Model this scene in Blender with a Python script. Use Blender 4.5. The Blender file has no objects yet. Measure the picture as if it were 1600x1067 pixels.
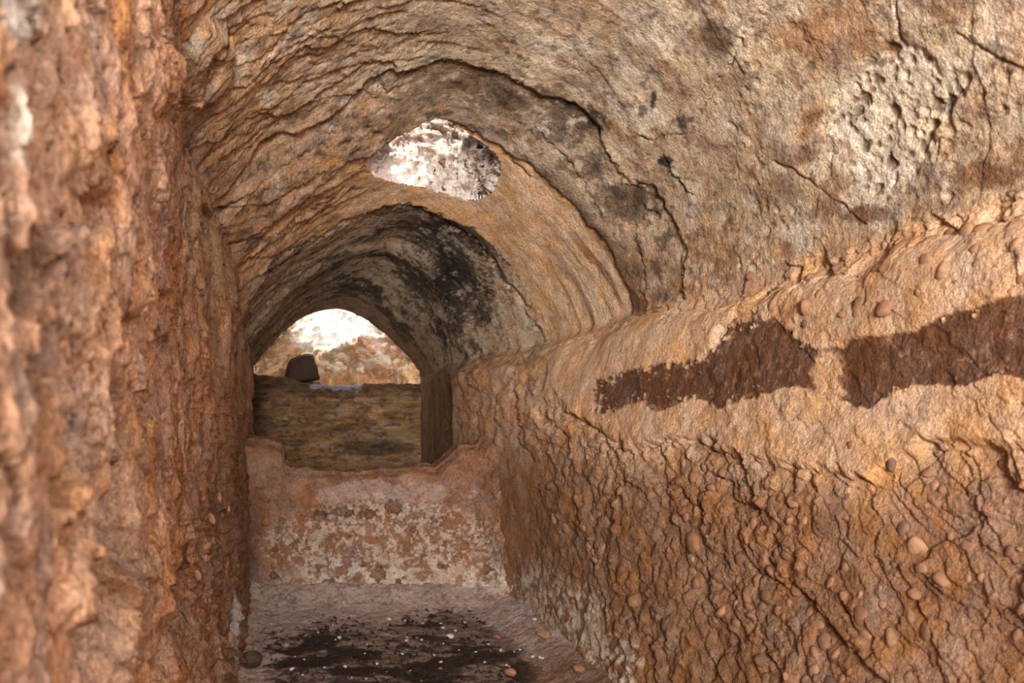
import bpy, math, random
import numpy as np
from mathutils import Vector, Matrix, Euler

random.seed(7)
RNG = np.random.default_rng(11)
SC = bpy.context.scene
COL = SC.collection

# ------------------------------------------------------------------ camera
F = 1400.0            # focal length in pixels of the 1600x1067 frame
VX, VY = 500.0, 640.0  # vanishing point of the vault axis
ZC = 1.6              # eye height above the floor
cam_d = bpy.data.cameras.new('camera')
cam = bpy.data.objects.new('camera', cam_d)
COL.objects.link(cam)
cam.location = (0, 0, ZC)
cam.rotation_euler = (math.pi / 2, 0, 0)
cam_d.sensor_width = 36.0
cam_d.lens = F / 1600 * 36
cam_d.shift_x = (800 - VX) / 1600
cam_d.shift_y = (VY - 533.5) / 1600
cam_d.clip_start = 0.05
cam_d.dof.use_dof = True
cam_d.dof.focus_distance = 5.2
cam_d.dof.aperture_fstop = 3.2
SC.camera = cam

# ------------------------------------------------------------------ light
w = bpy.data.worlds.new('sky')
SC.world = w
w.use_nodes = True
nt = w.node_tree
bg = nt.nodes['Background']
bg.inputs['Color'].default_value = (0.86, 0.92, 1.0, 1)
bg.inputs['Strength'].default_value = 3.2
sd = bpy.data.lights.new('sun', 'SUN')
sd.energy = 5.0
sd.angle = math.radians(0.6)
sd.color = (1.0, 0.93, 0.82)
sun = bpy.data.objects.new('sun', sd)
COL.objects.link(sun)
sun.location = (0, -4, 9)
_dir = Vector((0.12, 0.68, -1.0)).normalized()
sun.rotation_euler = _dir.to_track_quat('-Z', 'Y').to_euler()
ad_ = bpy.data.lights.new('added_daylight', 'AREA')  # added unseen lamp, stands in for daylight from behind the viewer
ad_.shape = 'RECTANGLE'; ad_.size = 1.8; ad_.size_y = 2.2
ad_.energy = 1700.0
ad_.color = (1.0, 0.96, 0.90)
al = bpy.data.objects.new('added_daylight', ad_)
COL.objects.link(al)
al.location = (-0.25, -5.0, ZC + 0.4)
al.rotation_euler = (math.radians(92), 0, math.radians(-8))
SC.view_settings.view_transform = 'Standard'
SC.view_settings.look = 'None'
SC.view_settings.gamma = 1
SC.view_settings.use_curve_mapping = False
SC.view_settings.exposure = 0.68

# ------------------------------------------------------------------ noise
_TAB = RNG.random((64, 64, 64)).astype(np.float32)
_J = RNG.random((128, 128, 4)).astype(np.float32)

def vnoise(x, y, z=None):
    if z is None:
        z = np.zeros_like(x)
    xi = np.floor(x); yi = np.floor(y); zi = np.floor(z)
    fx = x - xi; fy = y - yi; fz = z - zi
    fx = fx * fx * (3 - 2 * fx); fy = fy * fy * (3 - 2 * fy); fz = fz * fz * (3 - 2 * fz)
    xi = xi.astype(np.int32) & 63; yi = yi.astype(np.int32) & 63; zi = zi.astype(np.int32) & 63
    x1 = (xi + 1) & 63; y1 = (yi + 1) & 63; z1 = (zi + 1) & 63
    T = _TAB
    a = T[xi, yi, zi]; a = a + (T[x1, yi, zi] - a) * fx
    b = T[xi, y1, zi]; b = b + (T[x1, y1, zi] - b) * fx
    a = a + (b - a) * fy
    c = T[xi, yi, z1]; c = c + (T[x1, yi, z1] - c) * fx
    d = T[xi, y1, z1]; d = d + (T[x1, y1, z1] - d) * fx
    c = c + (d - c) * fy
    return (a + (c - a) * fz) * 2 - 1

def fbm(x, y, z=None, octv=4, gain=0.5, off=0.0):
    if z is None:
        z = np.zeros_like(x)
    s = 0; amp = 1; tot = 0; f = 1.0
    for k in range(octv):
        s = s + amp * vnoise(x * f + off + 7.3 * k, y * f + 3.1 * k + off * .7, z * f + 5.9 * k)
        tot += amp; amp *= gain; f *= 2.03
    return s / tot * 1.6

def cells(u, v, off=0):
    """2-D Worley: F1, F2, random id, offsets to the nearest cell point."""
    ui = np.floor(u); vi = np.floor(v)
    fu = (u - ui).astype(np.float32); fv = (v - vi).astype(np.float32)
    ui = ui.astype(np.int32) + off; vi = vi.astype(np.int32) + off * 3
    F1 = np.full(u.shape, 9., np.float32); F2 = np.full(u.shape, 9., np.float32)
    R = np.zeros(u.shape, np.float32); DU = np.zeros(u.shape, np.float32); DV = np.zeros(u.shape, np.float32)
    for a in (-1, 0, 1):
        for b in (-1, 0, 1):
            J = _J[(ui + a) & 127, (vi + b) & 127]
            du = fu - (a + J[..., 0]); dv = fv - (b + J[..., 1])
            d = du * du + dv * dv
            n = d < F1
            F2 = np.where(n, F1, np.minimum(F2, d))
            F1 = np.where(n, d, F1)
            R = np.where(n, J[..., 2], R); DU = np.where(n, du, DU); DV = np.where(n, dv, DV)
    return np.sqrt(F1), np.sqrt(F2), R, DU, DV

def flakes(u, v, su, sv, ang=0.0, dirv=(0.6, -0.8), tilt=0.6, off=0, warp=0.35):
    """Chipped rock: every cell is a little tilted plate (0..1)."""
    c, s = math.cos(ang), math.sin(ang)
    a = (u * c + v * s) / su; b = (-u * s + v * c) / sv
    wx = fbm(a * .9, b * .9, octv=2, off=3.3 + off); wy = fbm(a * .9, b * .9, octv=2, off=11.7 + off)
    f1, f2, r, du, dv = cells(a + warp * wx, b + warp * wy, off)
    h = r * (1 - tilt) + tilt * (0.5 + (du * dirv[0] + dv * dirv[1]) * .8)
    return h, f2 - f1, r

def knobs(u, v, size, off=0):
    f1, f2, r, du, dv = cells(u / size, v / size, off)
    R = 0.3 + 0.22 * r
    return np.sqrt(np.clip(1 - (f1 / R) ** 2, 0, 1)) * (r > .35), r

def ss(a, b, x):
    t = np.clip((x - a) / (b - a), 0, 1)
    return t * t * (3 - 2 * t)

def d_line(px, py, pts):
    best = np.full(px.shape, 1e9, np.float32)
    for (x0, y0), (x1, y1) in zip(pts[:-1], pts[1:]):
        dx, dy = x1 - x0, y1 - y0
        t = np.clip(((px - x0) * dx + (py - y0) * dy) / (dx * dx + dy * dy + 1e-9), 0, 1)
        d = (px - x0 - t * dx) ** 2 + (py - y0 - t * dy) ** 2
        best = np.minimum(best, d)
    return np.sqrt(best)

def sd_poly(px, py, pts):
    """signed distance, positive inside"""
    d = d_line(px, py, list(pts) + [pts[0]])
    ins = np.zeros(px.shape, bool)
    n = len(pts)
    for i in range(n):
        x0, y0 = pts[i]; x1, y1 = pts[(i + 1) % n]
        if y0 == y1:
            continue
        c = ((y0 > py) != (y1 > py)) & (px < (x1 - x0) * (py - y0) / (y1 - y0) + x0)
        ins ^= c
    return np.where(ins, d, -d)

def blob(px, py, cx, cy, rx, ry=None, n=None, rot=0.0):
    ry = ry or rx
    c, s = math.cos(rot), math.sin(rot)
    a = ((px - cx) * c + (py - cy) * s) / rx; b = (-(px - cx) * s + (py - cy) * c) / ry
    d = np.sqrt(a * a + b * b)
    if n is not None:
        d = d + n
    return ss(1.25, .75, d)

def lin(r, g, b):
    f = lambda c: ((c / 255 + .055) / 1.055) ** 2.4 if c > 10 else c / 255 / 12.92
    return np.array([f(r), f(g), f(b)], np.float32)

def mix(c, k, m):
    return c + (np.asarray(k, np.float32) - c) * m[..., None]

# ------------------------------------------------------------------ mesh helpers
def tag(o, label=None, cat=None, group=None, kind=None):
    if label: o['label'] = label
    if cat: o['category'] = cat
    if group: o['group'] = group
    if kind: o['kind'] = kind
    return o

SAT, ALB = .86, .85
def mesh_from(name, V, Fq, col=None, smooth=True):
    me = bpy.data.meshes.new(name)
    V = np.ascontiguousarray(V, np.float32); Fq = np.ascontiguousarray(Fq, np.int32)
    k = Fq.shape[1]
    me.vertices.add(len(V)); me.vertices.foreach_set('co', V.ravel())
    me.loops.add(Fq.size); me.loops.foreach_set('vertex_index', Fq.ravel())
    me.polygons.add(len(Fq))
    me.polygons.foreach_set('loop_start', np.arange(0, Fq.size, k, dtype=np.int32))
    me.polygons.foreach_set('loop_total', np.full(len(Fq), k, np.int32))
    me.polygons.foreach_set('use_smooth', np.full(len(Fq), smooth))
    if col is not None:
        at = me.color_attributes.new('tint', 'FLOAT_COLOR', 'POINT')
        c4 = np.ones((len(V), 4), np.float32); g = col.mean(-1, keepdims=True); c4[:, :3] = np.clip((g + (col - g) * SAT) * ALB, 0.002, 1)
        at.data.foreach_set('color', c4.ravel())
    me.update(calc_edges=True)
    return me

def link(name, me, mat, parent=None):
    o = bpy.data.objects.new(name, me)
    me.materials.append(mat)
    COL.objects.link(o)
    if parent: o.parent = parent
    return o

def grid_faces(nr, nc, keep=None, flip=False):
    i = np.arange(nr - 1)[:, None] * nc + np.arange(nc - 1)[None, :]
    q = np.stack([i, i + 1, i + nc + 1, i + nc], -1)
    if flip: q = q[..., ::-1]
    q = q.reshape(-1, 4)
    if keep is not None: q = q[keep.reshape(-1)]
    return q

def compact(V, Fq, C):
    used = np.zeros(len(V), bool); used[Fq.ravel()] = True
    idx = np.cumsum(used) - 1
    return V[used], idx[Fq], C[used]

def normals(P):
    a = np.gradient(P, axis=0); b = np.gradient(P, axis=1)
    n = np.cross(a, b)
    return n / (np.linalg.norm(n, axis=-1, keepdims=True) + 1e-9)

def project(P):
    Y = np.maximum(P[..., 1], .3)
    return (VX + F * P[..., 0] / Y).astype(np.float32), (VY - F * (P[..., 2] - ZC) / Y).astype(np.float32)

# ------------------------------------------------------------------ materials
def rock_material(name, speck=0.25, bump=0.5, fine=70.0, rough=0.92, stretch=(1, 1, 1), mott=0.35, bdist=0.016):
    m = bpy.data.materials.new(name); m.use_nodes = True
    N = m.node_tree.nodes; L = m.node_tree.links
    bs = N['Principled BSDF']; bs.inputs['Roughness'].default_value = rough
    bs.inputs['Specular IOR Level'].default_value = 0.2
    at = N.new('ShaderNodeAttribute'); at.attribute_name = 'tint'
    tc = N.new('ShaderNodeTexCoord'); mp = N.new('ShaderNodeMapping')
    mp.inputs['Scale'].default_value = stretch
    L.new(tc.outputs['Object'], mp.inputs['Vector'])
    def noise(sc, det, rg=0.6):
        n = N.new('ShaderNodeTexNoise'); n.inputs['Scale'].default_value = sc
        n.inputs['Detail'].default_value = det; n.inputs['Roughness'].default_value = rg
        L.new(mp.outputs['Vector'], n.inputs['Vector']); return n
    def ramp(src, p0, v0, p1, v1):
        r = N.new('ShaderNodeMapRange'); r.inputs['From Min'].default_value = p0; r.inputs['From Max'].default_value = p1
        r.inputs['To Min'].default_value = v0; r.inputs['To Max'].default_value = v1
        L.new(src, r.inputs['Value']); return r
    a = ramp(noise(9, 8, .68).outputs['Fac'], .3, 1 - mott, .7, 1 + mott)
    b = ramp(noise(60, 5, .7).outputs['Fac'], .3, 1 - speck, .7, 1 + speck)
    mu = N.new('ShaderNodeMath'); mu.operation = 'MULTIPLY'
    L.new(a.outputs[0], mu.inputs[0]); L.new(b.outputs[0], mu.inputs[1])
    c = ramp(noise(150, 3, .75).outputs['Fac'], .32, 1 - speck * 1.2, .68, 1 + speck * 1.2)
    pit_ = ramp(noise(38, 7, .75).outputs['Fac'], .36, .45, .44, 1.0)
    mu2 = N.new('ShaderNodeMath'); mu2.operation = 'MULTIPLY'; L.new(c.outputs[0], mu2.inputs[0]); L.new(pit_.outputs[0], mu2.inputs[1])
    mu3 = N.new('ShaderNodeMath'); mu3.operation = 'MULTIPLY'; L.new(mu.outputs[0], mu3.inputs[0]); L.new(mu2.outputs[0], mu3.inputs[1]); mu = mu3
    sc = N.new('ShaderNodeVectorMath'); sc.operation = 'SCALE'
    L.new(at.outputs['Color'], sc.inputs[0]); L.new(mu.outputs[0], sc.inputs['Scale'])
    # slow hue drift between redder and greyer dust
    hs = N.new('ShaderNodeHueSaturation')
    h = ramp(noise(5, 5, .6).outputs['Fac'], .3, .78, .7, 1.22)
    L.new(h.outputs[0], hs.inputs['Saturation']); L.new(sc.outputs[0], hs.inputs['Color'])
    L.new(hs.outputs[0], bs.inputs['Base Color'])
    n1 = noise(fine, 6, .65); n2 = noise(fine * .3, 6, .7)
    ad = N.new('ShaderNodeMath'); ad.operation = 'MULTIPLY_ADD'; ad.inputs[1].default_value = 2.0
    L.new(n2.outputs['Fac'], ad.inputs[0]); L.new(n1.outputs['Fac'], ad.inputs[2])
    bp = N.new('ShaderNodeBump'); bp.inputs['Strength'].default_value = bump; bp.inputs['Distance'].default_value = bdist
    L.new(ad.outputs[0], bp.inputs['Height']); L.new(bp.outputs[0], bs.inputs['Normal'])
    return m

M_VAULT = rock_material('rock_vault', speck=.30, bump=.85, fine=65, mott=.35)
M_WALL = rock_material('rock_wall', speck=.25, bump=.85, fine=60, mott=.25)
M_LEFT = rock_material('rock_left', speck=.3, bump=1.0, fine=45, stretch=(1, 1, .6), mott=.32, bdist=.024)
M_LIME = rock_material('rock_parapet', speck=.25, bump=.6, fine=60, mott=.3)
M_FLOOR = rock_material('floor_dust', speck=.3, bump=.6, fine=70, mott=.25)
M_PIT = rock_material('rock_pit', speck=.2, bump=.6, fine=50, mott=.25)
M_PLASTER = rock_material('old_plaster', speck=.35, bump=.25, fine=60, stretch=(.45, 1, 2.2), mott=.55)

def flat_material(name, rgb, var=.25):
    m = bpy.data.materials.new(name); m.use_nodes = True
    N = m.node_tree.nodes; L = m.node_tree.links
    bs = N['Principled BSDF']; bs.inputs['Roughness'].default_value = .9
    bs.inputs['Specular IOR Level'].default_value = .2
    tc = N.new('ShaderNodeTexCoord'); n = N.new('ShaderNodeTexNoise'); n.inputs['Scale'].default_value = 3.0; n.inputs['Detail'].default_value = 6
    L.new(tc.outputs['Object'], n.inputs['Vector'])
    oi = N.new('ShaderNodeObjectInfo')
    r = N.new('ShaderNodeMapRange'); r.inputs['From Min'].default_value = .3; r.inputs['From Max'].default_value = .7
    r.inputs['To Min'].default_value = 1 - var; r.inputs['To Max'].default_value = 1 + var
    L.new(n.outputs['Fac'], r.inputs['Value'])
    r2 = N.new('ShaderNodeMapRange'); r2.inputs['To Min'].default_value = .8; r2.inputs['To Max'].default_value = 1.1
    L.new(oi.outputs['Random'], r2.inputs['Value'])
    mu = N.new('ShaderNodeMath'); mu.operation = 'MULTIPLY'; L.new(r.outputs[0], mu.inputs[0]); L.new(r2.outputs[0], mu.inputs[1])
    rgbn = N.new('ShaderNodeRGB'); rgb = np.asarray(rgb); g_ = rgb.mean(); rgb = (g_ + (rgb - g_) * SAT) * ALB; rgbn.outputs[0].default_value = (*[float(c) for c in rgb], 1)
    sc = N.new('ShaderNodeVectorMath'); sc.operation = 'SCALE'
    L.new(rgbn.outputs[0], sc.inputs[0]); L.new(mu.outputs[0], sc.inputs['Scale']); L.new(sc.outputs[0], bs.inputs['Base Color'])
    bp = N.new('ShaderNodeBump'); bp.inputs['Strength'].default_value = .4; bp.inputs['Distance'].default_value = .01
    L.new(n.outputs['Fac'], bp.inputs['Height']); L.new(bp.outputs[0], bs.inputs['Normal'])
    return m

# albedos
TAN = lin(205, 158, 115); ORANGE = lin(204, 142, 96); RED = lin(170, 108, 72); GREYTAN = lin(196, 166, 132)
PALE = lin(226, 204, 176); BROWN = lin(124, 80, 52); SOOT = lin(44, 37, 32); DARK = lin(92, 68, 50); WHITE = lin(236, 224, 214)
DUST = lin(196, 168, 152); OLIVE = lin(150, 112, 74)

# ================================================================== the big shell: right wall + vault in one grid
def z2(pxl, Y):
    return [((x - VX) / F * Y, (VY - y) / F * Y) for x, y in pxl]
ST = {}
vault52 = z2([(1052, 470), (1040, 390), (1000, 292), (905, 188), (795, 126), (700, 104), (590, 133), (470, 195), (385, 268), (322, 340), (290, 420)], 5.2)
vault59 = z2([(990, 495), (962, 435), (902, 360), (812, 270), (748, 224), (690, 204), (600, 238), (500, 292), (425, 352), (348, 410), (330, 480)], 5.9)
vault71 = z2([(838, 548), (822, 490), (788, 432), (732, 376), (686, 350), (640, 336), (570, 352), (490, 392), (425, 450), (372, 520), (355, 570)], 7.1)
vault90 = z2([(706, 572), (698, 530), (675, 482), (642, 442), (615, 422), (585, 411), (530, 424), (470, 462), (425, 508), (380, 565), (370, 600)], 9.0)
vaultend = z2([(658, 598), (648, 578), (620, 548), (590, 519), (560, 498), (525, 488), (485, 497), (450, 520), (420, 550), (393, 582), (388, 605)], 11.5)
def near(k, sp, ap, lf):
    a = np.array(vault52); b = a.copy()
    t = np.linspace(0, 1, 11)
    b[:, 0] = a[:, 0] + np.interp(t, [0, .5, .9, 1], [sp[0] - a[0, 0], ap[0] - a[5, 0], lf[0] - a[9, 0], lf[0] - a[9, 0]])
    b[:, 1] = a[:, 1] + np.interp(t, [0, .5, .9, 1], [sp[1] - a[0, 1], ap[1] - a[5, 1], lf[1] - a[9, 1], lf[1] - a[9, 1]])
    return b.tolist()
def wallp(xs, lip):
    return [(x, z) for x, z in zip(xs, (-1.78, -1.58, -1.0, -.4, .1))] + [lip]
stations = [
    (-2.0, wallp((1.65, 1.75, 2.0, 2.15, 2.22), (2.27, .50)), near(0, (2.40, .72), (.80, 2.3), (-.72, 1.35))),
    (2.5, wallp((1.65, 1.75, 2.0, 2.15, 2.22), (2.27, .50)), near(0, (2.40, .72), (.80, 2.3), (-.72, 1.35))),
    (4.0, wallp((1.60, 1.68, 1.86, 1.98, 2.05), (2.10, .48)), near(0, (2.20, .68), (.76, 2.14), (-.68, 1.24))),
    (5.2, wallp((1.52, 1.60, 1.72, 1.80, 1.86), (1.93, .45)), vault52),
    (5.9, wallp((1.50, 1.58, 1.66, 1.72, 1.78), (1.89, .42)), vault59),
    (7.1, wallp((1.45, 1.55, 1.56, 1.56, 1.58), (1.63, .34)), vault71),
    (8.45, wallp((1.24, 1.24, 1.24, 1.24, 1.245), (1.25, .30)), z2([(718, 568), (714, 525), (690, 475), (655, 432), (622, 412), (592, 402), (535, 418), (474, 455), (425, 502), (380, 560), (368, 600)], 8.45)),
    (8.56, wallp((1.31,) * 5, (1.31, .33)), None),
    (9.0, wallp((1.305,) * 5, (1.30, .35)), vault90),
    (11.5, wallp((1.30,) * 5, (1.295, .29)), vaultend),
]
sy = np.array([s[0] for s in stations])
vl = [s[2] for s in stations]
A71, A90 = np.array(vault71), np.array(vault90)
vl[6] = (A71 + (A90 - A71) * .71).tolist(); vl[7] = (A71 + (A90 - A71) * .80).tolist()
CP = np.array([list(s[1]) + list(v) for s, v in zip(stations, vl)])     # K x 17 x 2
NW = 6
NR, NC = 660, 1060
nearrows = np.linspace(-2.0, 2.15, 26, endpoint=False)
farrows = 1 / np.linspace(1 / 2.15, 1 / 11.5, NR - 26)
YY = np.concatenate([nearrows, farrows])
ctl = np.stack([[np.interp(YY, sy, CP[:, j, k]) for k in (0, 1)] for j in range(CP.shape[1])])  # M x 2 x NR
M = ctl.shape[0]
# parameter along the profile: denser where the photograph shows more
segw = np.array([.4, 1.2, 1.25, 1.15, .75, .6] + [.75, .8, 1.0, .9, .8, .8, .9, .85, .7, .4])
cum = np.concatenate([[0], np.cumsum(segw)]); cum /= cum[-1]
tt = np.linspace(0, 1, NC)
seg = np.clip(np.searchsorted(cum, tt, side='right') - 1, 0, M - 2)
fr = ((tt - cum[seg]) / (cum[seg + 1] - cum[seg]))
def cr(c):
    p0 = c[np.maximum(seg - 1, 0)]; p1 = c[seg]; p2 = c[seg + 1]; p3 = c[np.minimum(seg + 2, M - 1)]
    t = fr[:, None]
    return .5 * (2 * p1 + (p2 - p0) * t + (2 * p0 - 5 * p1 + 4 * p2 - p3) * t * t + (3 * p1 - p0 - 3 * p2 + p3) * t ** 3)
PX = cr(ctl[:, 0]).T; PZ = cr(ctl[:, 1]).T
P = np.stack([PX, np.repeat(YY[:, None], NC, 1), PZ + ZC], -1)
SPLIT = int(np.searchsorted(tt, cum[NW]))
Nn = normals(P)
# point the normals into the room
cen = np.stack([np.full(NR, .6), YY, np.full(NR, ZC + .2)], -1)[:, None]
sgn = np.sign(((cen - P) * Nn).sum(-1).mean()); Nn *= sgn
px, py = project(P)
ds = np.linalg.norm(np.diff(P[..., (0, 2)], axis=1), axis=-1)
S = np.concatenate([np.zeros((NR, 1)), np.cumsum(ds, 1)], 1); S = S - S[:, SPLIT:SPLIT + 1]
Yg = P[..., 1]; Xg = P[..., 0]; Zg = P[..., 2]
mpp = Yg / F                      # metres per pixel
n_lo = fbm(Xg * .9, Yg * .9, Zg * .9, 4, off=1.1)
n_md = fbm(Xg * 3.2, Yg * 3.2, Zg * 3.2, 5, .55, off=9.2)
n_hi = fbm(Xg * 14, Yg * 14, Zg * 14, 4, .6, off=4.7)
jx = px + 9 * n_hi + 12 * n_md; jy = py + 9 * fbm(Xg * 13, Yg * 13, Zg * 13, 4, .6, off=21.) + 12 * fbm(Xg * 3, Yg * 3, Zg * 3, 3, off=33.)
H = np.zeros(P.shape[:2], np.float32)
is_v = ss(-.02, .06, S)            # vault side
is_w = 1 - is_v
in_front = ss(8.5, 8.2, Yg)
back = 1 - in_front

# --- right wall relief: scaly conglomerate that runs down to the right
fl1, e1, r1 = flakes(Yg, S, .20, .12, .55, (.35, -.95), .6, 5, .6)
fl2, e2, r2 = flakes(Yg, S, .085, .05, .5, (.35, -.95), .65, 17)
fl3, e3, r3 = flakes(Yg, S, .52, .30, .6, (.35, -.95), .6, 29, .7)
upper_smooth = sd_poly(jx, jy, [(840, 560), (1000, 500), (1130, 480), (1600, 330), (1700, 300), (1700, 705), (1600, 705), (1440, 695), (1365, 752), (1250, 735), (1170, 715), (1075, 688), (1000, 700), (930, 665), (860, 625)])
smooth = ss(-8, 12, upper_smooth)
ledge_sm = ss(-6, 14, sd_poly(jx, jy, [(825, 545), (1000, 500), (1125, 490), (1100, 570), (960, 650), (850, 630)]))
rough = is_w * (1 - .62 * smooth) * (1 - .8 * ledge_sm) * (1 - .75 * back)
lowfade = ss(700, 900, py) * ss(990, 860, px)      # smoother tan skirt at the foot
lowfade = np.maximum(lowfade * .5, ss(685, 740, py) * ss(905, 800, px))
rough = rough * (1 - .85 * lowfade)
H += rough * (.036 * (fl3 - .5) * (1 - smooth) + .015 * (fl1 - .5) + .011 * (fl2 - .5))
kb, kr = knobs(Yg + .02 * n_md, S + .02 * n_hi, .075, 3)
kb2, kr2 = knobs(Yg + .02 * n_md, S, .12, 40)
kzone = rough * ss(-.1, .5, fbm(Yg * 1.5, S * 1.5, octv=3, off=50.) + .25)
H += kzone * (.011 * kb + .013 * kb2)
H += is_w * (.05 * n_lo + .014 * n_md) * (1 - .6 * back) + is_w * .004 * n_hi
# upper smooth strip a little proud of the lower wall
H += is_w * in_front * .035 * smooth
# --- vault relief: strata and flakes
vf1, ve1, vr1 = flakes(S, Yg, .30, .12, -.35, (.3, .9), .55, 8)
vf2, ve2, vr2 = flakes(S, Yg, .10, .045, -.35, (.3, .9), .6, 22)
vf3, ve3, vr3 = flakes(S, Yg, .75, .35, -.3, (.3, .9), .5, 31)
left_v = ss(1.7, 2.6, S)
va = is_v * (.20 + .6 * left_v)
tanband_pts = [(684, 200), (725, 221), (762, 240), (811, 259), (837, 281), (879, 319), (905, 349), (931, 375), (950, 405), (969, 442), (984, 487), (1000, 515), (845, 560), (841, 544), (826, 510), (811, 461), (792, 427), (762, 397), (725, 366), (695, 358), (665, 345), (639, 334), (605, 341), (579, 350), (540, 364), (500, 384), (452, 410), (432, 424), (400, 470), (385, 540), (360, 480), (365, 440), (420, 370), (500, 300), (540, 262), (580, 248), (620, 230), (652, 218)]
tb = sd_poly(px + .35 * (jx - px), py + .35 * (jy - py), tanband_pts)
tband = ss(-3, 3, tb) * is_v
tsm = tband * ss(600, 720, px)
flk = va * (1 - .8 * tsm)
H += flk * (.05 * (vf3 - .5) * left_v + .030 * (vf1 - .5) + .013 * (vf2 - .5))
H += is_v * (.04 * n_lo + (.010 + .006 * left_v) * n_md * (1 - .5 * tsm) + .004 * n_hi)
# plaster steps: near vault -> middle ring (recess) -> tan band (recess) -> sooty vault
ring1 = [(330, 322), (360, 300), (380, 272), (416, 228), (436, 216), (480, 210), (516, 192), (540, 172), (564, 144), (592, 128), (612, 118), (664, 108), (700, 102), (732, 108), (776, 120), (820, 140), (844, 154), (896, 172), (925, 205), (945, 245), (969, 289), (1014, 296), (1025, 322), (1055, 364), (1065, 400), (1060, 470)]
inner1 = sd_poly(px + .4 * (jx - px), py + .4 * (jy - py), ring1 + [(1000, 560), (300, 640), (300, 330)])
in1 = ss(-2, 2, inner1) * is_v
H -= (.045 - .02 * ss(880, 960, px)) * in1 * in_front
H -= .03 * tband
soot_in = sd_poly(px + .4 * (jx - px), py + .4 * (jy - py), [(841, 548), (826, 510), (811, 461), (792, 427), (762, 397), (725, 366), (695, 358), (665, 345), (639, 334), (605, 341), (579, 350), (540, 364), (500, 384), (452, 410), (432, 424), (400, 470), (380, 545), (380, 620), (720, 620)])
sin_ = ss(-2, 2, soot_in) * is_v
H -= .035 * sin_
# --- cracks
cracks = [
    (ring1, 3.0, 9), ([(822, 214), (852, 232), (867, 251), (886, 266), (905, 296), (931, 326), (940, 350)], 2, 6),
    ([(684, 200), (725, 221), (762, 240), (811, 259), (837, 281), (879, 319), (905, 349), (931, 375)], 2, 5),
    ([(684, 200), (652, 218), (620, 230), (580, 248), (540, 262), (500, 300), (440, 350), (400, 400)], 2.5, 7),
    ([(432, 424), (452, 408), (500, 384), (540, 364), (588, 348), (639, 335), (665, 347), (695, 366), (735, 392), (770, 440), (800, 480), (826, 520)], 3, 8),
    ([(268, 72), (290, 56), (312, 44)], 3, 8), ([(300, 120), (322, 90), (330, 70), (352, 72), (380, 60), (392, 48)], 4, 10), ([(268, 172), (300, 150), (322, 120), (330, 92)], 5, 14),
    ([(560, 150), (540, 180), (520, 230), (470, 250), (420, 300), (370, 350)], 2, 5), ([(600, 245), (560, 285), (490, 330), (430, 385), (380, 440)], 2, 5), ([(575, 275), (520, 320), (470, 350), (410, 420)], 1.8, 5), ([(560, 310), (500, 345), (440, 395)], 1.6, 4),
    ([(1228, 0), (1190, 23), (1162, 61), (1120, 126), (1087, 173), (1073, 206), (1050, 215), (998, 220)], 1.6, 6),
    ([(1031, 248), (1045, 268), (1073, 307)], 1.7, 8), ([(1209, 258), (1250, 280), (1303, 309), (1325, 335), (1350, 347)], 2, 6),
    ([(1486, 52), (1510, 65), (1546, 80), (1570, 95), (1600, 103)], 3, 8), ([(1395, 0), (1397, 30), (1390, 70)], 2, 7), ([(1462, 220), (1460, 255)], 2, 6),
    ([(1600, 308), (1500, 338), (1400, 372), (1300, 405), (1200, 445), (1130, 480)], 3, 5),
    ([(1102, 560), (1118, 540), (1131, 508), (1145, 492), (1172, 485)], 4, 9),
    ([(1000, 330), (1030, 352), (1058, 366)], 3, 8), ([(985, 345), (990, 400), (1010, 450)], 1.5, 4),
    ([(900, 644), (929, 670), (964, 687), (990, 710)], 3.5, 9), ([(1004, 696), (1073, 687), (1120, 710), (1172, 716), (1224, 716), (1253, 733), (1305, 739), (1362, 753)], 2.4, 7),
    ([(1091, 733), (1131, 750), (1143, 779), (1177, 797), (1212, 797), (1241, 826)], 3.5, 10), ([(1212, 843), (1200, 878), (1241, 912), (1276, 947), (1285, 970)], 3.5, 10),
    ([(1316, 941), (1339, 982), (1380, 1000)], 3, 9), ([(1443, 999), (1472, 1039), (1480, 1067)], 3, 9), ([(1484, 722), (1518, 750), (1524, 797), (1513, 849), (1565, 878), (1600, 905)], 3, 9),
    ([(1108, 895), (1137, 929), (1166, 970), (1200, 1028), (1224, 1063)], 3.5, 11), ([(1432, 693), (1547, 687), (1600, 704)], 2, 6), ([(990, 710), (975, 745), (945, 800), (930, 830)], 3, 8),
    ([(1400, 740), (1430, 790), (1500, 800)], 2, 6), ([(1050, 760), (1100, 800), (1115, 850)], 2.5, 7), ([(780, 255), (812, 285), (820, 290)], 4, 8),
]
wob_x = px + 7 * n_hi + 5 * n_md; wob_y = py + 7 * fbm(Xg * 15, Yg * 15, Zg * 15, 3, .6, off=71.)
crackmask = np.zeros_like(H)
cvar = .35 + .65 * ss(-.35, .25, fbm(Xg * 6, Yg * 6, Zg * 6, 3, .6, off=141.))
for pts, wd, dp in cracks:
    d = d_line(wob_x, wob_y, pts)
    k = np.exp(-(d / (wd * (.6 + .5 * cvar))) ** 2) * cvar
    up = ss(26, 0, d) * .5 * (wob_y < np.interp(wob_x, *zip(*sorted(pts))))      # lip above the crack stands proud
    H += (-dp * k + 4 * up) * mpp * .9
    crackmask = np.maximum(crackmask, k)
# groove lines in the tan band
for pts in ([(800, 320), (850, 370), (885, 430), (912, 492)], [(850, 335), (900, 390), (935, 440), (955, 492)], [(790, 345), (840, 410), (870, 470), (880, 520)], [(880, 350), (925, 410), (962, 490)]):
    d = d_line(px, py, pts); H -= np.exp(-(d / 2.2) ** 2) * .006
# bulging block of rock high on the left
H += .06 * blob(jx, jy, 305, 105, 42, 58, .5 * n_md) * is_v
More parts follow.
